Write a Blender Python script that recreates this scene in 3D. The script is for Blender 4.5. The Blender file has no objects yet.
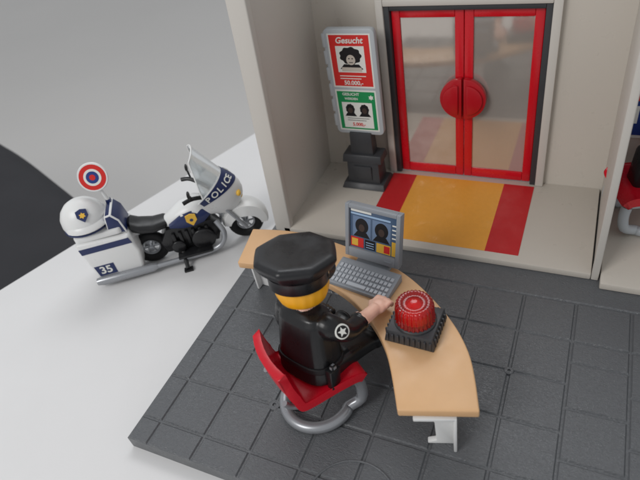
import bpy, bmesh, math, random
from mathutils import Vector, Matrix, Euler
random.seed(4)
sc=bpy.context.scene
COL=sc.collection
rad=math.radians
# ------------------------------------------------------------ materials
def lin(c):
    return tuple(((x/255)/12.92 if x/255<=.04045 else ((x/255+.055)/1.055)**2.4) for x in c)
MATS={}
def mat(name,rgb,rough=.4,spec=.5,bump=0,bscale=8,var=0,vscale=3,metal=0,trans=0,coat=0,sss=0,emit=0,smudge=0,btype='noise',specks=0):
    if name in MATS:return MATS[name]
    m=bpy.data.materials.new(name);m.use_nodes=True
    nt=m.node_tree;b=nt.nodes['Principled BSDF']
    c=lin(rgb)+(1,)
    b.inputs['Base Color'].default_value=c
    b.inputs['Roughness'].default_value=rough
    b.inputs['Specular IOR Level'].default_value=spec
    b.inputs['Metallic'].default_value=metal
    b.inputs['Transmission Weight'].default_value=trans
    b.inputs['Coat Weight'].default_value=coat
    if sss:
        b.inputs['Subsurface Weight'].default_value=sss
        b.inputs['Subsurface Radius'].default_value=(.3,.2,.15)
        b.inputs['Subsurface Scale'].default_value=.3
    tc=nt.nodes.new('ShaderNodeTexCoord')
    out=None
    if var:
        n=nt.nodes.new('ShaderNodeTexNoise');n.inputs['Scale'].default_value=vscale;n.inputs['Detail'].default_value=6
        nt.links.new(tc.outputs['Object'],n.inputs['Vector'])
        mx=nt.nodes.new('ShaderNodeMix');mx.data_type='RGBA'
        mx.inputs[6].default_value=tuple(x*(1-var) for x in c[:3])+(1,)
        mx.inputs[7].default_value=tuple(min(1,x*(1+var)) for x in c[:3])+(1,)
        nt.links.new(n.outputs['Fac'],mx.inputs[0]);out=mx.outputs[2]
        nt.links.new(out,b.inputs['Base Color'])
    if specks:
        n=nt.nodes.new('ShaderNodeTexNoise');n.inputs['Scale'].default_value=9;n.inputs['Detail'].default_value=10;n.inputs['Roughness'].default_value=.75
        nt.links.new(tc.outputs['Object'],n.inputs['Vector'])
        r=nt.nodes.new('ShaderNodeMapRange');r.inputs[1].default_value=.58;r.inputs[2].default_value=.78;r.inputs[4].default_value=specks
        nt.links.new(n.outputs['Fac'],r.inputs[0])
        mx=nt.nodes.new('ShaderNodeMix');mx.data_type='RGBA'
        if out: nt.links.new(out,mx.inputs[6])
        else: mx.inputs[6].default_value=c
        mx.inputs[7].default_value=(.4,.39,.37,1)
        nt.links.new(r.outputs[0],mx.inputs[0]);nt.links.new(mx.outputs[2],b.inputs['Base Color'])
    if smudge:
        n=nt.nodes.new('ShaderNodeTexNoise');n.inputs['Scale'].default_value=1.3;n.inputs['Detail'].default_value=8
        nt.links.new(tc.outputs['Object'],n.inputs['Vector'])
        r=nt.nodes.new('ShaderNodeMapRange');r.inputs[1].default_value=.3;r.inputs[2].default_value=.7
        r.inputs[3].default_value=max(.03,rough-smudge);r.inputs[4].default_value=rough+smudge
        nt.links.new(n.outputs['Fac'],r.inputs[0]);nt.links.new(r.outputs[0],b.inputs['Roughness'])
    if bump:
        if btype=='leather':
            v=nt.nodes.new('ShaderNodeTexNoise');v.inputs['Scale'].default_value=bscale;v.inputs['Detail'].default_value=5
            v.inputs['Distortion'].default_value=1.6
            mp=nt.nodes.new('ShaderNodeMapping');mp.inputs['Scale'].default_value=(1,2.2,1);mp.inputs['Rotation'].default_value=(0,0,.6)
            nt.links.new(tc.outputs['Object'],mp.inputs[0]);nt.links.new(mp.outputs[0],v.inputs['Vector'])
            src=v.outputs['Fac']
        else:
            v=nt.nodes.new('ShaderNodeTexNoise');v.inputs['Scale'].default_value=bscale;v.inputs['Detail'].default_value=4
            nt.links.new(tc.outputs['Object'],v.inputs['Vector']);src=v.outputs['Fac']
        bp=nt.nodes.new('ShaderNodeBump');bp.inputs['Strength'].default_value=bump;bp.inputs['Distance'].default_value=.05
        nt.links.new(src,bp.inputs['Height']);nt.links.new(bp.outputs[0],b.inputs['Normal'])
    MATS[name]=m
    return m
M_table=mat('white_tabletop',(218,217,217),.42,.4,var=.03,vscale=.25,smudge=.08)
M_plate=mat('dark_grey_plastic',(88,90,93),.33,.65,bump=.65,bscale=6.5,var=.14,vscale=6,btype='leather',specks=.16,smudge=.07)
M_plate2=mat('groove_plastic',(46,48,50),.6,.3)
M_beige=mat('beige_plastic',(202,197,190),.4,.4,var=.015,vscale=.2,smudge=.04)
M_beige2=mat('beige_wall_plastic',(203,196,186),.3,.45,var=.015,vscale=.2,smudge=.04)
M_floor=mat('beige_floor_plastic',(198,191,181),.34,.45,var=.03,vscale=.5,smudge=.08)
M_orange=mat('orange_print',(230,162,66),.42,.4,bump=.2,bscale=18,var=.06,vscale=4,smudge=.1)
M_redcar=mat('red_print',(190,38,42),.42,.4,bump=.2,bscale=18,var=.06,vscale=4,smudge=.1)
M_reddoor=mat('red_plastic',(206,16,32),.26,.5,smudge=.06)
M_redhandle=mat('dark_red_plastic',(180,12,28),.3,.5)
M_pane=mat('smoky_mirror_pane',(192,185,177),.07,1.0,metal=.5,var=.03,vscale=.2,smudge=.02)
M_dark=mat('charcoal_plastic',(58,59,62),.42,.45,bump=.08,bscale=20,smudge=.08,specks=.06)
M_tan=mat('tan_plastic',(216,173,128),.38,.4,bump=.05,bscale=25,var=.05,vscale=1.5,smudge=.1)
M_white=mat('white_plastic',(226,226,225),.33,.5,smudge=.06,sss=.05)
M_grey=mat('grey_plastic',(142,146,152),.4,.45,smudge=.05)
M_lgrey=mat('light_grey_plastic',(178,183,187),.38,.45,smudge=.05)
M_silver=mat('silver_plastic',(156,158,162),.3,.6,metal=.45,smudge=.06)
M_black=mat('black_plastic',(22,22,24),.32,.5,smudge=.08)
M_cap=mat('cap_black_plastic',(26,26,29),.36,.5,bump=.06,bscale=14,smudge=.12)
M_seatred=mat('chair_red_plastic',(206,16,38),.3,.5,smudge=.07,sss=.05)
M_skin=mat('skin_plastic',(242,194,172),.42,.4,sss=.15)
M_yellow=mat('yellow_hair_plastic',(242,172,26),.35,.5,sss=.1)
M_navy=mat('navy_plastic',(28,42,88),.35,.5)
M_blue=mat('blue_print',(36,60,130),.4,.4)
M_gold=mat('gold_print',(226,178,60),.4,.5)
M_red=mat('bright_red_print',(210,40,35),.4,.4)
M_green=mat('green_print',(20,140,80),.45,.4)
M_paper=mat('paper_print',(226,226,220),.5,.3)
M_ink=mat('ink_print',(28,26,28),.5,.3)
M_head=mat('dark_brown_print',(70,56,50),.5,.3)
M_face=mat('pale_face_print',(196,186,174),.5,.3)
M_screen=mat('screen_print',(70,92,120),.2,.5)
M_panel=mat('screen_panel_print',(104,126,156),.2,.5)
M_sky=mat('light_blue_print',(160,188,218),.4,.4)
M_siren=mat('translucent_red',(250,38,32),.08,.6,trans=.78,smudge=.02)
M_sirenc=mat('siren_core',(226,30,24),.2,.5)
M_clear=mat('clear_windshield',(232,238,240),.14,.5,trans=.72)
M_tyre=mat('tyre_rubber',(22,22,23),.6,.3,bump=.1,bscale=20)
M_cloth=mat('black_chair_fabric',(54,54,57),.85,.2,bump=.2,bscale=2,var=.15,vscale=.2)
M_bfloor=mat('pale_grey_floor',(211,208,205),.6,.3,var=.12,vscale=.006)
M_keys=mat('key_plastic',(180,184,190),.4,.4)
# ------------------------------------------------------------ mesh builder
class B:
    def __init__(s,*mats): s.bm=bmesh.new();s.mats=list(mats);s.X=Matrix.Identity(4)
    def mi(s,m):
        if m is None:return 0
        if m not in s.mats:s.mats.append(m)
        return s.mats.index(m)
    def v(s,p): return s.bm.verts.new(s.X@Vector(p))
    def f(s,vs,k):
        try:
            fc=s.bm.faces.new(vs);fc.material_index=k;return fc
        except ValueError:return None
    def prism(s,pts,z0,z1,m=None,top=None,axis='z'):
        k=s.mi(m);kt=s.mi(top) if top else k
        def T(p,z):
            if axis=='z':return (p[0],p[1],z)
            if axis=='y':return (p[0],z,p[1])
            return (z,p[0],p[1])
        a=[s.v(T(p,z0)) for p in pts];b=[s.v(T(p,z1)) for p in pts]
        s.f(a[::-1],k);s.f(b,kt)
        n=len(pts)
        for i in range(n): s.f([a[i],a[(i+1)%n],b[(i+1)%n],b[i]],k)
        return s
    def box(s,x0,x1,y0,y1,z0,z1,m=None):
        return s.prism([(x0,y0),(x1,y0),(x1,y1),(x0,y1)],z0,z1,m)
    def tbox(s,c,lo,hi,h,m=None):
        k=s.mi(m);x,y,z=c
        a=[s.v((x+i*lo[0]/2,y+j*lo[1]/2,z)) for i,j in((-1,-1),(1,-1),(1,1),(-1,1))]
        b=[s.v((x+i*hi[0]/2,y+j*hi[1]/2,z+h)) for i,j in((-1,-1),(1,-1),(1,1),(-1,1))]
        s.f(a[::-1],k);s.f(b,k)
        for i in range(4): s.f([a[i],a[(i+1)%4],b[(i+1)%4],b[i]],k)
        return s
    def rings(s,rings,m=None,cap=True,closed=True):
        k=s.mi(m);R=[[s.v(p) for p in r] for r in rings];n=len(R[0])
        for a,b in zip(R,R[1:]):
            for i in range(n if closed else n-1): s.f([a[i],a[(i+1)%n],b[(i+1)%n],b[i]],k)
        if cap: s.f(R[0][::-1],k);s.f(R[-1],k)
        return s
    def lathe(s,prof,c=(0,0,0),m=None,n=40,axis='z',mod=None,sy=1):
        R=[]
        for r,z in prof:
            ring=[]
            for i in range(n):
                t=2*math.pi*i/n;q=r*(mod(t) if mod else 1)
                x,y=q*math.cos(t),q*math.sin(t)*sy
                p=(x,y,z) if axis=='z' else ((x,z,-y) if axis=='y' else (z,x,y))
                ring.append((p[0]+c[0],p[1]+c[1],p[2]+c[2]))
            R.append(ring)
        return s.rings(R,m)
    def ell(s,c,r,m=None,n=24,e=1.0):
        R=[]
        for j in range(1,n//2):
            ph=-math.pi/2+math.pi*j/(n//2)
            cz,sz=math.cos(ph),math.sin(ph)
            R.append([(c[0]+r[0]*cz*math.cos(2*math.pi*i/n),c[1]+r[1]*cz*math.sin(2*math.pi*i/n),c[2]+r[2]*sz) for i in range(n)])
        return s.rings(R,m)
    def tube(s,path,r,m=None,n=14,closed=False,sq=None):
        P=[Vector(p) for p in path];N=len(P);R=[]
        up=None
        for i,p in enumerate(P):
            if closed: d=(P[(i+1)%N]-P[i-1]).normalized()
            else: d=(P[min(i+1,N-1)]-P[max(i-1,0)]).normalized()
            if up is None:
                up=Vector((0,0,1)) if abs(d.z)<.9 else Vector((1,0,0))
            a=d.cross(up).normalized();b=a.cross(d).normalized();up=b
            rr=r[i] if isinstance(r,(list,tuple)) else r
            w=sq or 1
            R.append([tuple(p+a*rr*math.cos(2*math.pi*k/n)*w+b*rr*math.sin(2*math.pi*k/n)) for k in range(n)])
        if closed:
            R.append(R[0]);s.rings(R,m,cap=False);bmesh.ops.remove_doubles(s.bm,verts=s.bm.verts,dist=1e-5)
        else: s.rings(R,m)
        return s
    def out(s,name,parent=None,bevel=0,seg=2,sharp=38,loc=(0,0,0),rot=(0,0,0),flat=False,ang=32):
        bm=s.bm
        bmesh.ops.recalc_face_normals(bm,faces=bm.faces)
        if bevel:
            ed=[e for e in bm.edges if len(e.link_faces)==2 and e.calc_face_angle(0)>rad(ang)]
            bmesh.ops.bevel(bm,geom=ed,offset=bevel,segments=seg,profile=.5,affect='EDGES',clamp_overlap=True)
        me=bpy.data.meshes.new(name);bm.to_mesh(me);bm.free()
        for m in s.mats: me.materials.append(m)
        if not flat:
            for p in me.polygons:p.use_smooth=True
            me.set_sharp_from_angle(angle=rad(sharp))
        o=bpy.data.objects.new(name,me);COL.objects.link(o)
        o.parent=parent;o.location=loc;o.rotation_euler=rot
        return o
def empty(name,loc,rotz=0,label=None,cat=None,rot=None):
    o=bpy.data.objects.new(name,None);COL.objects.link(o);o.empty_display_size=.5
    o.location=loc;o.rotation_euler=rot or (0,0,rotz)
    if label:o['label']=label
    if cat:o['category']=cat
    return o
def text(s,size,m,parent,loc,rot,name='lettering',th=.004,bold=False,al='CENTER',shear=0,sx=1,M=None):
    cu=bpy.data.curves.new('t','FONT');cu.body=s;cu.size=size;cu.extrude=th;cu.align_x=al;cu.align_y='CENTER';cu.shear=shear
    if bold:cu.offset=size*.022
    t=bpy.data.objects.new('t',cu);COL.objects.link(t)
    dg=bpy.context.evaluated_depsgraph_get();dg.update()
    me=bpy.data.meshes.new_from_object(t.evaluated_get(dg));me.name=name
    bpy.data.objects.remove(t)
    me.materials.clear();me.materials.append(m)
    o=bpy.data.objects.new(name,me);COL.objects.link(o);o.parent=parent
    if M: o.matrix_local=M
    else: o.location=loc;o.rotation_euler=rot;o.scale=(sx,1,1)
    return o
def cr(pts,n=8):
    out=[];P=[Vector(p) for p in pts];N=len(P)
    for i in range(N-1):
        p0=P[max(i-1,0)];p1=P[i];p2=P[i+1];p3=P[min(i+2,N-1)]
        for k in range(n):
            t=k/n
            out.append(.5*((2*p1)+(p2-p0)*t+(2*p0-5*p1+4*p2-p3)*t*t+(3*p1-p0-3*p2+p3)*t**3))
    out.append(P[-1]);return out
def arc(c,r,a0,a1,n):
    return [(c[0]+r*math.cos(rad(a0+(a1-a0)*i/n)),c[1]+r*math.sin(rad(a0+(a1-a0)*i/n))) for i in range(n+1)]
def rrect(x0,x1,y0,y1,r,n=4):
    return arc((x1-r,y1-r),r,0,90,n)+arc((x0+r,y1-r),r,90,180,n)+arc((x0+r,y0+r),r,180,270,n)+arc((x1-r,y0+r),r,270,360,n)
ZT=-.8
# ------------------------------------------------------------ setting
o=B(M_bfloor).box(-900,500,-400,900,-47,-46).out('floor');o['kind']='structure'
tb=empty('table',(0,0,-46),label='white tabletop carrying the toy police station and motorcycle',cat='table')
B(M_table).prism([(-28.2,-23.7),(30,-42),(52,20),(-2.5,40.4)],ZT-2.5,ZT).out('tabletop',tb,bevel=.12,seg=3,loc=(0,0,46))
for x,y in((-22,-19),(27,-36),(46,16),(-3,34)):
    B(M_lgrey).tbox((x,y,0),(3,3),(4,4),42.8).out('leg',tb,bevel=.2)
ch=empty('dark_chair',(-42,8,-46),label='black upholstered chair seat pushed beside the white table',cat='chair')
cpts=[(-17,8),(-19.5,16.5),(-25.5,22),(-36.5,27),(-51,32.5),(-69,37),(-88,28),(-92,5),(-80,-14),(-50,-20),(-26,-14),(-17,8)]
pts=cr(cpts,8)[:-1]
cb=B(M_cloth);cx0,cy0=-52,8
Rr=[]
for z,k in((30.5,.8),(31.5,.93),(33.5,.985),(35,1.0),(36.5,.985),(37.5,.95),(38.0,.9),(38.2,.84),(38.3,.6)):
    Rr.append([((p[0]-cx0)*k+cx0+42,(p[1]-cy0)*k+cy0-8,z) for p in pts])
cb.rings(Rr);cb.out('seat',ch,sharp=80)
B(M_dark).lathe([(2,0),(2,32)]).out('pedestal',ch,loc=(-10,0,0))
bs=B(M_dark)
for i in range(5):
    a=i*2*math.pi/5
    bs.tube([(-10,0,3),(-10+20*math.cos(a),20*math.sin(a),1.5)],[1.8,1.2])
bs.out('base',ch)
# ------------------------------------------------------------ base plate
pl=B(M_plate,M_plate2)
pl.box(0,40,0,26,ZT,-.06,M_plate)
T=2.4;G=.045
def tile(x0,x1,y0,y1,gl=1,gr=1,gb=1,gt=1):
    x0+=G*gl;x1-=G*gr;y0+=G*gb;y1-=G*gt;e=.055
    k=[(x0,y0),(x1,y0),(x1,y1),(x0,y1)]
    a=[pl.v((p[0],p[1],-.06)) for p in k]
    b=[pl.v((x0+e if p[0]==x0 else x1-e,y0+e if p[1]==y0 else y1-e,random.uniform(-.006,0)+.01)) for p in k]
    pl.f(b,0)
    for q in range(4): pl.f([a[q],a[(q+1)%4],b[(q+1)%4],b[q]],0)
xs=[0]+[1.15+T*i for i in range(16)]+[40]
for i in range(len(xs)-1):
    yy_=[0]+[1.2+T*j for j in range(5)]+[13.2]
    if i==8: yy_=[0,1.2,3.6,4.8,7.2,9.6,10.8,13.2]
    for j in range(len(yy_)-1):
        tile(xs[i],xs[i+1],yy_[j],yy_[j+1],gl=1 if i else 0,gb=1 if j else 0)
tile(0,40,13.2,26,gl=0)
for c,r in(((5.95,3.6),.26),((15.55,8.4),.2)):
    pl.lathe([(r,-.05),(r,.02),(r*.8,.035),(r*.35,.035),(r*.3,-.03),(.01,-.03)],(c[0],c[1],0),M_plate,n=24)
AR=[(10.9+1.85*math.cos(t),.45+1.85*math.sin(t),0) for t in[-.2+(math.pi+.4)*i/60 for i in range(61)]]
pl.tube(AR,.055,M_plate,n=8)
o=pl.out('base_plate',sharp=20);o['label']='dark grey textured toy ground plate with square paving grooves';o['category']='base plate'
# ------------------------------------------------------------ toy building
bd=empty('toy_police_station',(9,18,0),label='beige plastic toy police station entrance with red double door',cat='toy building')
off=(-9,-18,0)
def bp(b,name,parent=bd,**k): return b.out(name,parent,loc=off,**k)
bp(B(M_floor).box(.95,18.42,14.95,22.2,.015,.4),'floor_panel',bevel=.06)
bp(B(M_floor).box(18.85,34,14.4,22.2,.015,.42),'floor_panel',bevel=.06)
cp=B(M_orange,M_redcar)
cp.box(6.0,7.6,15.5,21.7,.402,.418,M_redcar);cp.box(7.6,13.1,15.5,21.7,.402,.4185,M_orange);cp.box(13.1,14.85,15.5,21.7,.402,.418,M_redcar)
bp(cp,'carpet')
WH=17
def shear(k):
    m=Matrix.Identity(4);m[0][2]=k;return m
lw=B(M_beige);lw.X=shear(.05)
lw.box(.55,1.2,15.0,22.9,.015,WH);lw.box(.35,1.45,14.95,15.4,.014,WH+.01)
lw.box(.3,.56,16.5,22.5,.8,WH-1)
bp(lw,'side_wall',bevel=.08,seg=3)
rw=B(M_beige)
rw.box(18.5,18.72,15.2,22.9,.015,WH);rw.box(18.44,18.78,14.95,15.25,.014,WH+.01)
bp(rw,'side_wall',bevel=.06,seg=3)
bw=B(M_beige2)
bw.box(.9,6.05,22.2,22.9,.016,WH-.01);bw.box(15.0,18.5,22.2,22.9,.016,WH-.01);bw.box(6.05,15.0,22.2,22.9,11.3,WH-.01)
bp(bw,'back_wall')
bp(B(M_beige2).box(18.72,34,22.2,22.9,.016,WH-.01),'back_wall')
fr=B(M_beige,M_dark)
fr.box(5.75,6.18,21.8,22.5,.4,11.6,M_beige);fr.box(14.85,15.3,21.8,22.5,.4,11.6,M_beige);fr.box(6.18,14.85,21.8,22.5,11.25,11.6,M_beige)
bp(fr,'door_frame',bevel=.06)
f2=B(M_dark)
f2.box(6.18,6.5,21.9,22.6,.4,11.25);f2.box(14.53,14.85,21.9,22.6,.4,11.25);f2.box(6.5,14.53,21.9,22.6,10.98,11.25)
bp(f2,'door_seal',bevel=.04)
for sgn,x0,x1 in((-1,6.52,10.5),(1,10.53,14.51)):
    d=B(M_reddoor);z0,z1=.43,10.96;b0=.48;y0,y1=22.15,22.55
    ix0,ix1=x0+b0,x1-b0
    d.box(x0,ix0,y0,y1,z0,z1);d.box(ix1,x1,y0,y1,z0,z1);d.box(ix0,ix1,y0,y1,z0,z0+.6);d.box(ix0,ix1,y0,y1,z1-.45,z1)
    dd=bp(d,'door',bevel=.05)
    def sub(b,name,**k): return b.out(name,dd,**k)
    sub(B(M_pane).box(ix0-.02,ix1+.02,y0+.12,y1-.1,z0+.58,z1-.43),'pane')
    c=((x0+x1)/2-sgn*1.99,5.95);r=1.25
    a=arc(c,r,90,270,24) if sgn<0 else arc(c,r,-90,90,24)
    h=B(M_redhandle);h.prism([(p[0]+sgn*.04,p[1]) for p in a],21.75,22.1,axis='y')
    ri=arc(c,r*.72,90,270,20) if sgn<0 else arc(c,r*.72,-90,90,20)
    h.prism([(p[0]+sgn*.22,p[1]) for p in ri],21.6,21.76,axis='y')
    sub(h,'handle',bevel=.05)
ps=B(M_sky,M_paper,M_ink,M_red,M_blue)
ps.box(18.8,23.2,22.1,22.19,4.0,10.2,M_paper);ps.box(18.88,23.05,22.06,22.1,7.6,9.9,M_sky);ps.box(18.88,23.05,22.06,22.1,4.2,7.4,M_blue)
for i in range(5):
    ps.box(18.98+i*.85,19.5+i*.85,22.03,22.06,4.9,5.9,M_paper);ps.box(18.98+i*.85,19.5+i*.85,22.03,22.06,6.2,6.9,M_red);ps.box(18.98+i*.85,19.55+i*.85,22.03,22.06,8.0,9.2,M_ink)
o=ps.out('wall_poster');o['label']='blue and white notice poster on the neighbouring room wall';o['category']='poster'
# ------------------------------------------------------------ poster stand
st=empty('poster_stand',(4.62,20.5,.42),label='light grey stand with red and green wanted posters on dark foot',cat='sign')
s=B(M_dark);s.tbox((0,0,0),(2.9,2.0),(2.7,1.5),.35);s.tbox((0,0,.34),(2.2,1.3),(2.1,1.1),1.5);s.tbox((0,0,1.84),(2.6,1.35),(2.5,1.1),.5);s.tbox((0,0,2.33),(1.5,.8),(1.4,.7),1.5)
s.box(-.6,.6,-.7,-.62,.6,1.6)
s.out('foot',st,bevel=.07,seg=2)
W=1.52;H0=3.7;H1=10.25
b=B(M_lgrey);b.prism(rrect(-W,W,H0,H1,.3),-.2,.2,axis='y')
b.out('board',st,bevel=.06)
b=B(M_lgrey)
for i in range(6): b.prism(rrect(-W-.08,-W+.12,H0+.5+i,H0+1.3+i,.05),-.22,.22,axis='y')
b.out('hinge_edge',st,bevel=.02)
p=B(M_red,M_paper,M_ink,M_skin);y=-.2
def pq(b,x0,x1,z0,z1,m,l): b.box(x0,x1,y-.006*l,y-.006*(l-1)+.002,z0,z1,m)
def disc(b,cx,cz,rx,rz,m,l,n=20,wob=0): b.prism([(cx+rx*(1+wob*math.cos(9*2*math.pi*i/n))*math.cos(2*math.pi*i/n),cz+rz*(1+wob*math.cos(9*2*math.pi*i/n))*math.sin(2*math.pi*i/n)) for i in range(n)],y-.006*l,y-.006*(l-1)+.002,m,axis='y')
pq(p,-1.27,1.27,6.8,10.0,M_paper,1);pq(p,-1.18,1.18,6.9,9.92,M_red,2);pq(p,-.85,.85,7.75,9.3,M_paper,3)
disc(p,0,8.74,.64,.5,M_ink,4,n=72,wob=.06);disc(p,.0,8.5,.27,.3,M_face,5);disc(p,-.1,8.58,.05,.035,M_ink,6);disc(p,.1,8.58,.05,.035,M_ink,6);pq(p,-.12,.12,8.33,8.37,M_ink,6)
p.prism([(-.7,7.95),(.7,7.95),(.45,8.24),(-.45,8.24)],y-.022,y-.016,M_ink,axis='y')
pq(p,-.6,.6,7.82,8.06,M_face,6)
for i in range(2): pq(p,-.8,.8-.3*i,7.5-.16*i,7.55-.16*i,M_paper,3)
p.out('red_poster',st)
p=B(M_green,M_paper,M_ink,M_skin)
pq(p,-1.27,1.27,3.95,6.65,M_paper,1);pq(p,-1.18,1.18,4.05,6.55,M_green,2);pq(p,-.95,.95,4.15,5.85,M_paper,3)
for x in(-.45,.45):
    disc(p,x,5.4,.28,.34,M_ink,4,n=72,wob=.04);disc(p,x,5.32,.15,.19,M_head,5);p.prism([(x-.38,4.93),(x+.38,4.93),(x+.22,5.16),(x-.22,5.16)],y-.024,y-.016,M_ink,axis='y')
for i in range(2): pq(p,-.7,.7-.2*i,4.78-.14*i,4.81-.14*i,M_ink,4)
p.prism([(.95+.17*(1 if t%2 else .6)*math.cos(t*math.pi/6),6.2+.17*(1 if t%2 else .6)*math.sin(t*math.pi/6)) for t in range(12)],y-.024,y-.012,M_paper,axis='y')
p.out('green_poster',st)
R90=(rad(90),0,0)
text('Gesucht',.48,M_paper,st,(0,y-.02,9.61),R90,bold=True,shear=.2)
text('50.000,-',.36,M_paper,st,(0,y-.02,7.1),R90,bold=True)
text('GESUCHT',.24,M_paper,st,(-.3,y-.02,6.37),R90,bold=True)
text('WERDEN',.2,M_paper,st,(-.3,y-.02,6.08),R90,bold=True)
text('5.000,-',.3,M_red,st,(0,y-.026,4.38),R90,bold=True)
# ------------------------------------------------------------ desk
ZD=3.0
dk=empty('curved_desk',(9,8,0),label='curved tan plastic desk with white legs on grey plate',cat='desk')
outer=cr([(1.2,11.75),(3.6,12.05),(6.1,11.75),(9.9,10.6),(12.5,8.7),(14.1,6.7),(15.05,4.15)],8)
inner=cr([(12.15,3.3),(10.8,5.95),(9.1,7.7),(7.1,8.8),(4.6,9.3),(1.7,9.1)],8)
pts=[(p.x-9,p.y-8) for p in outer+inner]
B(M_tan).prism(pts,ZD-.42,ZD).out('desktop',dk,bevel=.07,seg=3,ang=50)
inn=list(reversed(inner))
def samp(L,t):
    q=t*(len(L)-1);i=min(int(q),len(L)-2);return L[i].lerp(L[i+1],q-i)
lo=[];li=[]
for k in range(25):
    t=.03+.94*k/24
    a=samp(outer,t);b_=samp(inn,t);lo.append(a.lerp(b_,.1));li.append(a.lerp(b_,.9))
B(M_white).prism([(p.x-9,p.y-8) for p in lo+li[::-1]],ZD-.5,ZD-.425).out('underside',dk)
def leg(cx,cy,ang):
    b=B(M_white);b.X=Matrix.Translation((cx-9,cy-8,0))@Matrix.Rotation(rad(ang),4,'Z')
    prof=[(-1.15,2.48),(-1.15,2.2),(-.5,2.0),(-.3,1.6),(-.25,.27),(-.6,.14),(-.6,.015),(.55,.015),(.55,2.48)]
    b.prism(prof,-.12,.12,axis='y');b.box(.42,.55,-.5,.5,.015,2.48);b.box(-1.1,.5,-.5,.5,2.3,2.49)
    b.out('leg',dk,bevel=.04)
leg(13.6,4.2,17);leg(2.2,10.5,175);leg(8.7,10.2,60)
# ------------------------------------------------------------ monitor and keyboard
mo=empty('computer_monitor',(8.7,10.72,ZD),rotz=rad(-9),label='grey toy computer monitor showing two mugshots on the desk',cat='monitor')
s=B(M_grey);s.tbox((0,.0,0),(1.9,.9),(1.7,.7),.14);s.tbox((0,.1,.13),(.9,.35),(.8,.3),.5)
s.out('stand',mo,bevel=.04)
tilt=(rad(-14),0,0)
cs=B(M_grey)
mw,mh=1.45,2.8
bz=.5
cs.box(-mw,-mw+.2,-.2,.1,0,mh);cs.box(mw-.2,mw,-.2,.1,0,mh);cs.box(-mw+.2,mw-.2,-.2,.1,0,bz);cs.box(-mw+.2,mw-.2,-.2,.1,mh-.2,mh)
cs.box(-mw+.02,mw-.02,.08,.25,.02,mh-.02);cs.tbox((0,.42,.4),(2.2,.5),(2.1,.4),1.8)
cs.box(.7,1.1,-.23,-.19,.18,.28)
cs.out('case',mo,bevel=.035,loc=(0,-.1,.3),rot=tilt)
sn=B(M_screen,M_sky,M_ink,M_gold,M_red,M_skin,M_paper,M_blue)
y=-.06
sn.box(-mw+.19,mw-.19,-.06,.08,bz-.01,mh-.19,M_screen)
pq(sn,-1.2,-.1,2.42,2.53,M_paper,2);pq(sn,-1.2,.9,2.27,2.36,M_sky,2)
for x in(-.6,.45):
    pq(sn,x-.48,x+.48,1.12,2.2,M_panel,2);disc(sn,x,1.72,.35,.4,M_ink,3,n=36);disc(sn,x,1.62,.16,.2,M_head,4)
    sn.prism([(x-.45,1.125),(x+.45,1.125),(x+.25,1.4),(x-.25,1.4)],y-.02,y-.012,M_ink,axis='y')
pq(sn,-1.2,-.5,.54,1.06,M_red,2);pq(sn,-1.14,-.8,.6,.98,M_gold,3);pq(sn,-.42,.12,.56,1.04,M_ink,2);pq(sn,.2,.95,.54,1.04,M_gold,2);pq(sn,.6,.9,.6,.98,M_red,3)
pq(sn,1.0,1.22,.54,1.3,M_gold,2)
for i in range(4): pq(sn,1.0,1.2,1.45+.22*i,1.52+.22*i,M_paper,2)
for i in range(3): pq(sn,-.36,.06,.62+.13*i,.66+.13*i,M_sky,3)
sn.out('screen',mo,loc=(0,-.1,.3),rot=tilt)
kb=empty('keyboard',(8.65,9.35,ZD),rotz=rad(-10),label='grey toy computer keyboard on the tan desk',cat='keyboard')
k=B(M_grey);k.prism([(-.78,.0),(.8,.0),(.8,.42),(.62,.42),(-.78,.2)],-1.6,1.6,axis='x')
k.out('case',kb,bevel=.03)
ks=B(M_keys)
for r_ in range(4):
    for c_ in range(14):
        if r_==0 and 3<c_<9:
            if c_==4:x0,x1=-1.45+.21*4,-1.45+.21*9-.04
            else:continue
        else:x0=-1.45+.21*c_;x1=x0+.165
        yy=-.66+.29*r_;zz=.2+(yy+.78)*.157
        ks.box(x0,x1,yy,yy+.22,zz-.02,zz+.085)
ks.out('keys',kb,bevel=.02,seg=1)
# ------------------------------------------------------------ siren lamp
sr=empty('siren_lamp',(11.75,7.3,ZD),rotz=rad(-2),label='red warning beacon on ribbed charcoal base on desk',cat='siren')
s=B(M_dark);s.tbox((0,0,0),(2.15,2.0),(1.95,1.8),.62)
for i in range(9):
    x=-.92+.23*i
    s.box(x-.05,x+.05,-1.03,-.9,.04,.5);s.box(x-.05,x+.05,.9,1.03,.04,.5)
    if abs(x)<.9: s.box(-1.1,-.97,x-.05,x+.05,.04,.5);s.box(.97,1.1,x-.05,x+.05,.04,.5)
s.lathe([(.9,.6),(.9,.72),(.84,.76)],n=36)
s.out('base',sr,bevel=.03,seg=2)
B(M_siren).lathe([(.8,.74),(.84,.78),(.8,.84),(.79,1.4),(.77,1.56),(.7,1.66),(.6,1.7),(.5,1.64),(.4,1.62),(.3,1.64),(.22,1.72),(.1,1.74),(.01,1.74)],n=168,mod=lambda t:1+.035*math.cos(28*t)).out('dome',sr,sharp=70)
B(M_sirenc).lathe([(.45,.77),(.45,1.15),(.25,1.42)],n=20).out('bulb',sr)
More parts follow.
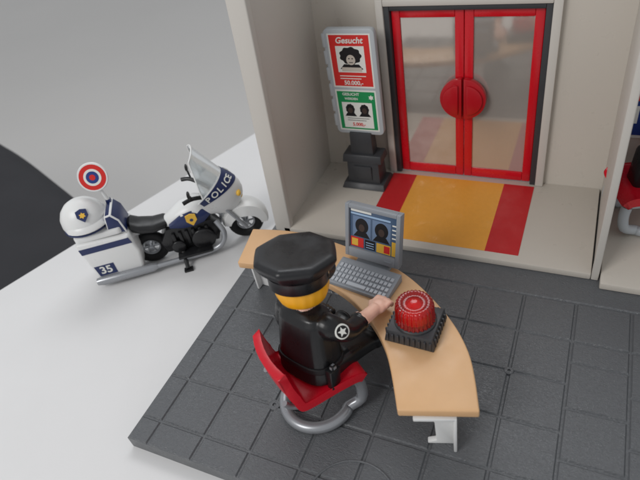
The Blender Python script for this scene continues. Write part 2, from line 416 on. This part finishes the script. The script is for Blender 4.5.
# ------------------------------------------------------------ chair
def chair(loc,ang,label,tm):
    c=empty('office_chair',loc,rotz=rad(ang-90),label=label,cat='chair')
    s=B(M_seatred)
    prof=cr([(1.72,1.95),(1.5,2.18),(.6,2.2),(-.6,2.12),(-1.1,2.22),(-1.46,2.75),(-1.68,3.5),(-1.82,4.5)],6)
    N=len(prof);up=[];dn=[]
    for i,p in enumerate(prof):
        a=prof[max(0,i-1)];b2=prof[min(N-1,i+1)];d=(b2-a).normalized();nn=Vector((d.y,-d.x))
        up.append(p);dn.append(p+nn*.34)
    def wf(i):
        q=min(i,N-1-i)/5
        return 1 if q>=1 else .86+.14*math.sqrt(1-(1-q)**2)
    R=[]
    for xx in[-1,-.985,-.92,-.6,-.3,0,.3,.6,.92,.985,1]:
        sh=.1 if abs(xx)>=1 else (.04 if abs(xx)>.95 else 0)
        lift=.14*max(0,abs(xx)-.5)
        ring=[]
        cv=.22*xx*xx
        for q,u in enumerate(up):
            bk=max(0,min(1,(q-24)/8))
            ring.append((xx*1.55*wf(q),u.x+cv*bk,u.y+lift*(1-bk)-sh))
        for q in range(N-1,-1,-1):
            bk=max(0,min(1,(q-24)/8))
            v_=dn[q];ring.append((xx*1.55*wf(q),v_.x+cv*bk,v_.y+lift*.5*(1-bk)+sh))
        R.append(ring)
    s.rings(R)
    s.out('seat',c,bevel=.06,seg=3,sharp=55,ang=60)
    t=B(tm);r=.26
    u_=[(1.52*math.cos(a),1.52*math.sin(a)+.02,.28) for a in[rad(40-x) for x in range(0,261,10)]]
    pth=[(1.12,1.62,1.85),(1.2,1.72,1.3),(1.28,1.6,.6)]+u_+[(-1.28,1.6,.6),(-1.2,1.72,1.3),(-1.12,1.62,1.85)]
    t.tube(cr(pth,3),r,n=16)
    for sx in(-1,1):
        t.tube(cr([(sx*1.1,1.55,1.84),(sx*1.1,.9,1.84),(sx*1.05,0,1.84),(sx*1.05,-.9,1.84),(sx*1.02,-1.42,2.15),(sx*1.0,-1.62,2.5)],5),.13)
    t.out('tube_frame',c,sharp=60)
    return c
chair((7.85,4.4,.012),50,'red toy office chair with silver ring base on plate',M_silver)
chair((20.75,19.9,.42),200,'red toy chair with grey ring base in neighbouring room',M_lgrey)
bg_=empty('black_bag',(20.5,19.9,2.68),rotz=rad(20),label='small black toy bag lying on the red chair seat',cat='bag')
s=B(M_black);s.tbox((0,0,0),(2.0,1.3),(1.8,.9),2.3);s.out('bag_body',bg_,bevel=.25,seg=3)
B(M_black).tube(cr([(-.5,0,2.2),(-.4,0,2.8),(.4,0,2.8),(.5,0,2.2)],6),.1).out('handle',bg_)
# ------------------------------------------------------------ figure
fg=empty('toy_figure',(7.85,4.75,2.3),rotz=rad(72-90),label='toy police officer in black uniform and peaked cap seated typing',cat='toy figure')
LN=Matrix.Translation((0,0,.3))@Matrix.Rotation(rad(-6),4,'Y')@Matrix.Rotation(rad(-12),4,'X')@Matrix.Translation((0,0,-.3))
b=B()
def oval(cx,cy,z,rx,ry,n=28,e=3.0):
    o_=[]
    for i in range(n):
        t=2*math.pi*i/n;c,s_=math.cos(t),math.sin(t)
        o_.append((cx+rx*math.copysign(abs(c)**(2/e),c),cy+ry*math.copysign(abs(s_)**(2/e),s_),z))
    return o_
b.X=LN
b.rings([oval(0,0,-.02,1.15,.85),oval(0,0,.06,1.46,1.02),oval(0,0,.5,1.44,.98),oval(0,0,1.3,1.34,.93),oval(0,0,2.1,1.26,.88),oval(0,0,2.7,1.22,.8),oval(0,0,3.0,1.1,.68),oval(0,0,3.17,.7,.54),oval(0,.0,3.22,.46,.46),oval(0,.0,3.6,.4,.4)])
HZ=4.36
b.ell((0,0,HZ),(.97,.97,1.0));b.ell((0,.95,HZ-.07),(.12,.14,.13))
for sx in(-1,1): b.ell((sx*.95,0,HZ-.07),(.14,.2,.26))
b.X=Matrix.Identity(4)
# legs slope down so that the shoes stay clear below the desktop
for sx in(-1,1):
    R=[]
    ox=.08 if sx>0 else 0
    for y_,z,rx,rz in((-.3,.45,.6,.45),(.3,.5,.7,.52),(1.1,.3,.66,.5),(2.0,-.1,.55,.42),(2.6,-.4,.48,.38),(2.72,-.46,.52,.42),(2.95,-.5,.52,.46),(3.05,-.44,.44,.5),(3.15,-.42,.3,.42)):
        R.append([(sx*.76+ox*max(0,y_)+p[0],y_,z+p[1]) for p in[(q[0],q[1]) for q in oval(0,0,0,rx,rz,20)]])
    b.rings(R)
arm_pts={}
for sx in(-1,1):
    sh=LN@Vector((sx*1.16,0,2.68))
    if sx>0:
        dy=0;dz=0;ex=1.36;hx=1.16
        path=cr([tuple(sh-Vector((sx*.25,0,-.02))),tuple(sh+Vector((sx*.16,.1,-.12))),(ex,1.05,2.1),(hx+.12*sx,1.7,1.74),(hx+.03,2.05,1.6)],5)
    else:
        dy=-1.5;dz=-.45;hx=-1.05
        path=cr([tuple(sh-Vector((sx*.25,0,-.02))),tuple(sh+Vector((sx*.14,.1,-.2))),(-1.5,.35,1.7),(-1.3,.55,1.3),(hx,.75,1.12)],5)
    arm_pts[sx]=path
    n_=len(path);rr=[.47+.07*math.sin(math.pi*min(1,i/(n_*.5))) - .11*(i/n_) for i in range(n_)]
    b.tube([tuple(q) for q in path],rr,n=20)
    cu0=1.95+dy
    b.tube([(hx+.03*sx,cu0,1.63+dz),(hx,cu0+.2,1.57+dz)],.44,n=18)
    b.tube([(hx,cu0+.1,1.58+dz),(hx,2.6+dy,1.42+dz),(hx,3.2+dy,1.33+dz)],[.33,.3,.29],n=16)
    b.ell((hx,3.38+dy,1.3+dz),(.4,.42,.25),n=16)
    for k_,(fx,ln_) in enumerate(((-.3,.4),(-.1,.48),(.1,.46),(.29,.38))):
        b.tube([(hx+fx,3.5+dy,1.33+dz),(hx+fx*1.05,3.7+ln_*.25+dy,1.31+dz),(hx+fx*1.05,3.74+ln_*.5+dy,1.18+dz),(hx+fx*1.0,3.72+ln_*.55+dy,1.0+dz)],[.14,.135,.12,.1],n=10)
    b.tube([(hx-sx*.24,3.2+dy,1.3+dz),(hx-sx*.46,3.46+dy,1.22+dz),(hx-sx*.44,3.68+dy,1.08+dz)],[.15,.135,.11],n=10)
tmp=b.out('tmp')
md=tmp.modifiers.new('r','REMESH');md.mode='VOXEL';md.voxel_size=.04;md.use_smooth_shade=True
sm=tmp.modifiers.new('s','SMOOTH');sm.factor=.5;sm.iterations=6
dg=bpy.context.evaluated_depsgraph_get();dg.update()
me=bpy.data.meshes.new_from_object(tmp.evaluated_get(dg));bpy.data.objects.remove(tmp)
me.name='body';me.materials.clear()
for m in(M_black,M_skin):me.materials.append(m)
LI=LN.inverted()
for p_ in me.polygons:
    p_.use_smooth=True
    c=p_.center;q=LI@c
    rh=(c.x>.4 and c.y>2.16 and .75<c.z<2.0)
    lh=(c.x<-.5 and c.y>1.3 and 1.02<c.z<1.4)
    p_.material_index=1 if (q.z>3.24 and q.y<1.5) or rh or lh else 0
body=bpy.data.objects.new('body',me);COL.objects.link(body);body.parent=fg
h=B(M_yellow);h.X=LN
n=72;R=[]
for j in range(17):
    ph=rad(-54+(90+46)*j/16);ring=[]
    for i in range(n):
        t=2*math.pi*i/n
        fr_=max(0,math.sin(t))**1.5
        phh=max(ph,rad(-54+81*fr_))
        wid=math.cos(phh) if phh>0 else math.cos(phh)**.6
        rr=1.1*(1+.012*math.cos(18*t)*(1 if 1<j<14 else 0)) - (.06 if j==0 else 0)
        ring.append((rr*wid*math.cos(t),rr*wid*math.sin(t)*1.03,HZ+1.06*math.sin(phh)))
    R.append(ring)
h.rings(R);h.out('hair',fg,sharp=80)
def octo(t):
    a=(t+rad(22.5))%rad(45)-rad(22.5);return (1/math.cos(a))**.85*.975
CM=LN@Matrix.Translation((0,0,HZ-4.12))
cpb=B(M_cap);cpb.X=CM@Matrix.Translation((0,-.04,.0))@Matrix.Rotation(rad(1),4,'X')
cpb.lathe([(1.16,4.2),(1.2,4.23),(1.22,4.7),(1.25,4.76)],n=64)
cpb.lathe([(1.2,4.72),(1.38,4.88),(1.56,5.14),(1.65,5.32),(1.64,5.44),(1.56,5.53),(1.4,5.57),(1.15,5.55),(.6,5.52),(.02,5.51)],n=96,mod=octo,sy=.98)
cap=cpb.out('peaked_cap',fg,sharp=60)
v=B(M_black);v.X=CM
R=[]
for i in range(17):
    a=rad(25+130*i/16);k_=math.sin(math.pi*i/16)**.6
    R.append([(1.14*math.cos(a),1.14*math.sin(a),4.4),(1.14*math.cos(a),(1.14+.62*k_)*math.sin(a),4.26-.12*k_),(1.14*math.cos(a),(1.14+.62*k_)*math.sin(a),4.32-.12*k_),(1.18*math.cos(a),1.18*math.sin(a),4.48)])
v.rings(R);v.out('visor',cap,sharp=50)
g=B(M_gold);g.X=CM;g.ell((0,1.36,4.95),(.2,.08,.2),n=12);g.out('cap_badge',cap)
e=B(M_ink);e.X=CM
for sx in(-1,1): e.ell((sx*.33,.9,4.2),(.09,.07,.13),n=12)
e.tube([(-.3,.9,3.78),(-.15,.955,3.7),(0,.97,3.67),(.15,.955,3.7),(.3,.9,3.78)],.03,n=6)
e.out('face_features',fg)
bl=B(M_ink,M_silver);bl.X=LN
bl.rings([oval(0,0,.62,1.46,1.0),oval(0,0,.66,1.49,1.03),oval(0,0,.86,1.48,1.02),oval(0,0,.9,1.44,.99)],M_ink)
bl.out('belt',fg,bevel=.03)
hs=B(M_black,M_silver);hs.X=LN
hs.tbox((1.54,-.3,-.1),(.3,.5),(.4,.6),1.0,M_black);hs.tbox((1.58,-.3,.85),(.26,.3),(.22,.26),.24,M_silver)
hs.out('holster',fg,bevel=.06)
sb=B(M_paper,M_ink,M_silver)
sb.lathe([(.31,-.1),(.31,.02),(.29,.035)],m=M_paper,n=24);sb.lathe([(.25,.036),(.25,.042)],m=M_ink,n=24)
star=[(.21*(1 if i%2==0 else .45)*math.cos(math.pi*i/5+math.pi/2),.21*(1 if i%2==0 else .45)*math.sin(math.pi*i/5+math.pi/2)) for i in range(10)]
sb.prism(star,.043,.05,M_paper)
dv=Vector((.8,-.25,.55)).normalized()
P=Vector(arm_pts[1][7])+dv*.51
bo=sb.out('sleeve_badge',fg);bo.location=P;bo.rotation_euler=dv.to_track_quat('Z','Y').to_euler()
# ------------------------------------------------------------ motorcycle
mc=empty('police_motorcycle',(-1.85,15.05,ZT),rotz=rad(36),label='white and navy toy police motorcycle parked on white table',cat='motorcycle')
def wheel(x,nm):
    wv=empty(nm,(x,0,1.15));wv.parent=mc
    ty=B(M_tyre);ty.tube([(0+.85*math.cos(a*math.pi/24),0,.85*math.sin(a*math.pi/24)) for a in range(48)],.3,n=14,closed=True)
    ty.out('tyre',wv,sharp=60)
    rm=B(M_silver)
    rm.tube([(.58*math.cos(a*math.pi/16),0,.58*math.sin(a*math.pi/16)) for a in range(32)],.1,n=8,closed=True)
    rm.lathe([(.16,-.3),(.2,-.28),(.2,.28),(.16,.3)],axis='y',n=16)
    for i in range(6):
        a=i*math.pi/3;rm.tube([(0,0,0),(.56*math.cos(a),0,.56*math.sin(a))],.06,n=8)
    rm.out('rim',wv,sharp=50)
wheel(0,'front_wheel');wheel(-6.2,'rear_wheel')
fd=B(M_white);R=[]
for i in range(19):
    a=rad(-4+170*i/18);r=1.36+.2*math.sin(rad(180*i/18));w_=.66-.14*abs(i-9)/9
    cx,cz=math.cos(a),math.sin(a)
    q=.72-.2*math.sin(rad(180*i/18))
    R.append([(r*q*cx,-w_,1.15+r*q*cz),(r*cx,-w_*.95,1.15+r*cz),((r+.1)*cx,-w_*.5,1.15+(r+.1)*cz),((r+.13)*cx,0,1.15+(r+.13)*cz),((r+.1)*cx,w_*.5,1.15+(r+.1)*cz),(r*cx,w_*.95,1.15+r*cz),(r*q*cx,w_,1.15+r*q*cz),(r*q*cx,w_-.08,1.15+r*q*cz),(r*.95*cx,0,1.15+r*.95*cz),(r*q*cx,-w_+.08,1.15+r*q*cz)])
fd.rings(R);fd.out('front_fender',mc,sharp=45)
for sy in(-1,1):
    fk=B(M_silver);fk.tube([(0,sy*.7,1.15),(-.9,sy*.64,2.9),(-1.3,sy*.5,3.7)],.12,n=10)
    fk.out('fork',mc)
en=B(M_black,M_silver)
en.prism([(-5.2,.8),(-1.9,.8),(-1.6,1.5),(-2.0,2.4),(-4.8,2.5),(-5.4,1.6)],-.65,.65,M_black,axis='y')
for i in range(6): en.box(-4.6+.42*i,-4.4+.42*i,-.85,.85,1.2,2.2,M_black)
for sy in(-1,1):
    en.lathe([(.75,0),(.75,.25),(.6,.3),(.25,.34),(.01,.34)] if sy>0 else [(.01,-.34),(.25,-.34),(.6,-.3),(.75,-.25),(.75,0)],(-2.75,sy*.75,1.35),M_black,n=24,axis='y')
    en.lathe([(.45,0),(.45,.15),(.3,.2)] if sy>0 else [(.3,-.2),(.45,-.15),(.45,0)],(-4.4,sy*.8,1.2),M_black,n=20,axis='y')
en.out('engine',mc,bevel=.04)
for sy in(-1,1):
    ex=B(M_silver)
    ex.tube(cr([(-1.75,sy*.6,2.2),(-1.45,sy*1.0,1.5),(-1.75,sy*1.15,.8),(-2.6,sy*1.2,.5),(-4.5,sy*1.25,.48),(-6.2,sy*1.3,.5)],5),.17,n=12)
    ex.tube([(-6.0,sy*1.3,.5),(-6.3,sy*1.3,.5),(-9.4,sy*1.35,.55),(-9.8,sy*1.35,.56)],[.18,.28,.3,.22],n=16)
    ex.out('exhaust',mc,sharp=50)
bdm=B(M_white,M_navy)
R=[]
for x,z,rx,rz in((-1.5,3.3,.2,.2),(-1.8,3.2,.6,.55),(-2.6,3.2,.9,.78),(-3.6,3.05,.84,.7),(-4.5,2.8,.56,.4),(-5.0,2.7,.3,.2)):
    R.append([(x,q[0],z+q[1]) for q in oval(0,0,0,rx,rz,20,2.3)])
bdm.rings(R,M_white)
tank=bdm.out('fuel_tank',mc,sharp=50)
for sy in(-1,1):
    tk=B(M_navy,M_gold,M_white)
    R=[]
    for x,z,h_ in((-1.85,3.05,.15),(-2.4,3.0,.5),(-3.0,2.97,.55),(-3.7,2.88,.48),(-4.5,2.72,.15)):
        xx=abs(x+3.05)
        yy=.94-.12*xx
        R.append([(x,sy*yy*.9,z-h_),(x,sy*(yy+.02),z-h_*.3),(x,sy*(yy+.02),z+h_*.5),(x,sy*(yy-.12),z+h_)])
    tk.rings(R,M_navy,cap=False,closed=False)
    shield=[(-.25,.28),(0,.36),(.25,.28),(.26,-.05),(0,-.36),(-.26,-.05)]
    tk.prism([(-3.05+a_*1.25,3.0+b_*1.2) for a_,b_ in shield],min(sy*.92,sy*1.0),max(sy*.92,sy*1.0),M_gold,axis='y')
    tk.prism([(-3.05+.11*math.cos(t*math.pi/5),3.0+.11*math.sin(t*math.pi/5)) for t in range(10)],min(sy*.98,sy*1.01),max(sy*.98,sy*1.01),M_navy,axis='y')
    tk.out('tank_badge',tank)
se=B(M_black);R=[]
for x,z,rx,rz in((-4.5,2.85,.4,.15),(-4.8,2.8,.65,.28),(-5.5,2.75,.75,.3),(-6.3,2.95,.75,.35),(-6.7,3.2,.7,.4),(-6.85,3.3,.5,.25)):
    R.append([(x,q[0],z+q[1]) for q in oval(0,0,0,rx,rz,20,2.6)])
se.rings(R);se.out('saddle',mc,sharp=50)
rs=B(M_white,M_navy)
rs.prism([(-9.65,.6),(-6.8,.6),(-6.6,2.0),(-6.85,3.3),(-10.0,3.5)],-1.25,1.25,M_white,axis='y')
rs.out('pannier_shell',mc,bevel=.18,seg=3)
ln=B(M_navy,M_paper)
for sy in(-1,1):
    ln.prism([(-9.85,2.72),(-6.8,2.72),(-6.9,3.14),(-9.9,3.14)],min(sy*1.24,sy*1.265),max(sy*1.24,sy*1.265),M_navy,axis='y')
    ln.prism([(-9.5,.85),(-8.4,.85),(-8.4,1.65),(-9.6,1.65)],min(sy*1.24,sy*1.265),max(sy*1.24,sy*1.265),M_navy,axis='y')
ln.out('blue_stripe',mc)
text('35',.76,M_paper,mc,(-8.98,-1.275,1.25),(rad(90),0,0),bold=True)
text('35',.76,M_paper,mc,(-8.98,1.275,1.25),(rad(90),0,rad(180)),bold=True)
rk=B(M_white,M_navy);rk.prism(rrect(-9.95,-7.1,-1.1,1.1,.3),3.45,3.85,M_white)
rk.prism([(-7.95,3.5),(-6.85,3.3),(-7.0,4.3),(-7.35,4.8),(-7.75,4.75)],-.95,.95,M_navy,axis='y');rk.out('top_case',mc,bevel=.08)
def fpt(t,u,inset=0):
    z0=2.3+.5*(1-math.cos(t));z1=4.2+1.15*max(0,math.cos(t))**.8
    xb=-1.8-.5*u;xf=-.3+1.0*math.sin(math.pi*min(1,u*.8))-.85*u*u
    w_=.65+.78*u**.7
    c_=max(1e-5,math.cos(t))
    return (xb+(xf-xb-inset)*c_**.8,(w_-inset)*math.sin(t),z0+(z1-z0)*u)
fa=B(M_white);R=[]
for j in range(9):
    u=j/8
    R.append([fpt(rad(-90+180*i/24),u) for i in range(25)]+[fpt(rad(90-180*i/24),u,.12) for i in range(25)])
fa.rings(R);fair=fa.out('front_fairing',mc,sharp=50)
band=B(M_navy);R=[]
for u in(.74,.8,.86,.92,.985):
    R.append([fpt(rad(-88+176*i/30),u,-.018) for i in range(31)])
band.rings(R,cap=False,closed=False);band.out('police_band',fair,sharp=60)
for side in(-1,1):
    for i,chh in enumerate('POLICE'):
        tt=rad(side*(78-12.5*i)) if side<0 else rad(15+12.5*i)
        P=Vector(fpt(tt,.865,-.035));e1=(Vector(fpt(tt+.04,.865,-.035))-P).normalized();e2=(Vector(fpt(tt,.93,-.035))-P).normalized()
        nn=e1.cross(e2).normalized();e2=nn.cross(e1)
        mm=Matrix((e1,e2,nn)).transposed().to_4x4();mm.translation=P
        text(chh,.56,M_paper,fair,None,None,bold=True,M=mm)
for sy in(-1,1):
    q=fpt(rad(sy*32),.5);sl=B(M_gold);sl.ell(q,(.16,.26,.2),n=14)
    sl.out('signal_light',fair)
ws=B(M_clear);R=[]
for j in range(6):
    u=j/5;ring=[]
    for inset in(0,.07):
        for i in range(21):
            t=rad(-82+164*i/20)*(1-.25*u*u)
            if inset:t=-t
            bx,by,bz_=fpt(t,.97,.03+inset)
            top=7.1-.5*(abs(t)/rad(82))**2
            ring.append((bx*(1-u)+(-2.4+ (bx+2.4)*.35)*u,by*(1-.16*u),bz_*(1-u)+top*u))
    R.append(ring)
ws.rings(R);ws.out('windshield',mc,sharp=50)
wr=B(M_white)
edge=[]
for i in range(21):
    t=rad(-82+164*i/20)*.75
    bx,by,bz_=fpt(t,.97,.06)
    edge.append((-2.4+(bx+2.4)*.35,by*.84,7.1-.5*(abs(t)/rad(82))**2))
a0=fpt(rad(-82),.97,.06);a1=fpt(rad(82),.97,.06)
wr.tube([a0]+edge+[a1],.05,n=8);wr.out('windshield_rim',mc,sharp=60)
hl=B(M_gold);hl.ell((.13,0,3.4),(.22,.42,.35),n=16);hl.out('headlight',mc)
hb=B(M_black)
hb.tube(cr([(-3.1,-1.35,4.5),(-2.5,-1.1,4.5),(-1.6,-.5,4.0),(-1.5,0,3.9),(-1.6,.5,4.0),(-2.5,1.1,4.5),(-3.1,1.35,4.5)],4),.13,n=10)
for sy in(-1,1): hb.ell((-2.6,sy*1.55,5.1),(.1,.32,.22),n=12);hb.tube([(-2.5,sy*1.15,4.5),(-2.6,sy*1.5,5.1)],.06,n=6)
hb.out('handlebar',mc)
kk=B(M_black);kk.tube([(-4.3,-.6,.9),(-4.2,-1.9,.14)],[.15,.13],n=8);kk.box(-4.45,-3.9,-2.1,-1.75,.003,.14);kk.out('kickstand',mc)
fb=B(M_black);fb.box(-4.6,-2.4,-1.5,1.5,.62,.78);fb.out('footboard',mc,bevel=.04)
bpy.context.view_layer.update()
def onbike(p): return mc.matrix_world@Vector(p)
hm=empty('helmet',onbike((-9.05,0,3.87)),rotz=rad(36),label='white toy police helmet resting on the motorcycle top case',cat='helmet')
s=B(M_white);R=[]
for z,r in((0,1.12),(.1,1.24),(.5,1.32),(.95,1.27),(1.35,1.08),(1.65,.8),(1.85,.45),(1.92,.1)):
    R.append([(r*1.05*math.cos(2*math.pi*i/36),r*.95*math.sin(2*math.pi*i/36),z) for i in range(36)])
s.rings(R)
R=[]
for i in range(15):
    a=rad(-140+170*i/14);k_=.22*math.sin(math.pi*i/14)**.5+.02
    R.append([(1.36*math.cos(a),1.23*math.sin(a),.62),((1.38+k_)*math.cos(a),(1.25+k_)*math.sin(a),.42),((1.38+k_)*math.cos(a),(1.25+k_)*math.sin(a),.5),(1.34*math.cos(a),1.21*math.sin(a),.74)])
s.rings(R)
s.out('shell',hm,sharp=50)
s=B(M_navy);s.tube([(1.34*math.cos(2*math.pi*i/36),1.22*math.sin(2*math.pi*i/36),.16) for i in range(36)],.06,n=8,closed=True);s.out('rim_band',hm)
s=B(M_gold,M_navy);s.prism([(a_*1.25,b_*1.15) for a_,b_ in[(-.25,.28),(0,.36),(.25,.28),(.26,-.05),(0,-.36),(-.26,-.05)]],-.04,.03,M_navy);s.prism([(.2*(1 if t%2 else .6)*math.cos(t*math.pi/6),.2*(1 if t%2 else .6)*math.sin(t*math.pi/6)) for t in range(12)],.031,.045,M_gold)
s.out('badge',hm,loc=(.3,-.98,1.38),rot=(rad(46),0,rad(12)))
pd=empty('signal_paddle',onbike((-7.5,.6,4.77)),rotz=rad(36),label='red and white round police signal paddle standing on motorcycle',cat='paddle')
s=B(M_navy,M_white);s.tbox((0,0,0),(.3,.3),(.26,.26),.2,M_navy);s.tube([(0,0,.15),(-.15,0,1.2)],[.13,.1],M_white,n=10);s.out('handle',pd)
s=B(M_white,M_red,M_blue,M_paper);s.X=Matrix.Translation((-.2,0,1.85))@Matrix.Rotation(rad(70),4,'X')
s.lathe([(.84,-.08),(.88,0),(.84,.08)],m=M_white,n=36);s.lathe([(.76,.081),(.76,.09)],m=M_red,n=36);s.lathe([(.5,.091),(.5,.098)],m=M_paper,n=36);s.lathe([(.36,.099),(.36,.106)],m=M_blue,n=30);s.lathe([(.17,.107),(.17,.112)],m=M_red,n=30)
s.out('disc',pd)
# ------------------------------------------------------------ camera
cam=bpy.data.cameras.new('camera');co=bpy.data.objects.new('camera',cam);COL.objects.link(co)
r0=Vector((0.90711,0.38828,-0.16247));d0=Vector((0.14515,-0.6509,-0.74516));f0=Vector((-0.39508,0.65236,-0.64679))
m=Matrix.Identity(4)
for i in range(3): m[i][0]=r0[i];m[i][1]=-d0[i];m[i][2]=-f0[i]
m.translation=Vector((16.937,-7.469,22))
co.matrix_world=m
cam.sensor_width=36;cam.lens=560/640*36;cam.clip_start=.5;cam.clip_end=3000
cam.dof.use_dof=True;cam.dof.focus_distance=27;cam.dof.aperture_fstop=.15
sc.camera=co
# ------------------------------------------------------------ light
w=bpy.data.worlds.new('World');sc.world=w;w.use_nodes=True
bg=w.node_tree.nodes['Background'];bg.inputs[0].default_value=(.94,.97,1,1);bg.inputs[1].default_value=.5
def area(loc,tgt,size,power,col):
    l=bpy.data.lights.new('window_light','AREA');l.shape='RECTANGLE';l.size=size[0];l.size_y=size[1];l.energy=power;l.color=col
    o=bpy.data.objects.new('window_light',l);COL.objects.link(o);o.location=loc
    o.rotation_euler=(Vector(tgt)-Vector(loc)).to_track_quat('-Z','Y').to_euler()
area((-28,-66,75),(5,10,0),(38,42),48000,(1,.985,.965))
area((-20,85,105),(8,8,0),(90,40),48000,(.96,.98,1))
sc.view_settings.view_transform='Standard';sc.view_settings.look='None';sc.view_settings.exposure=0
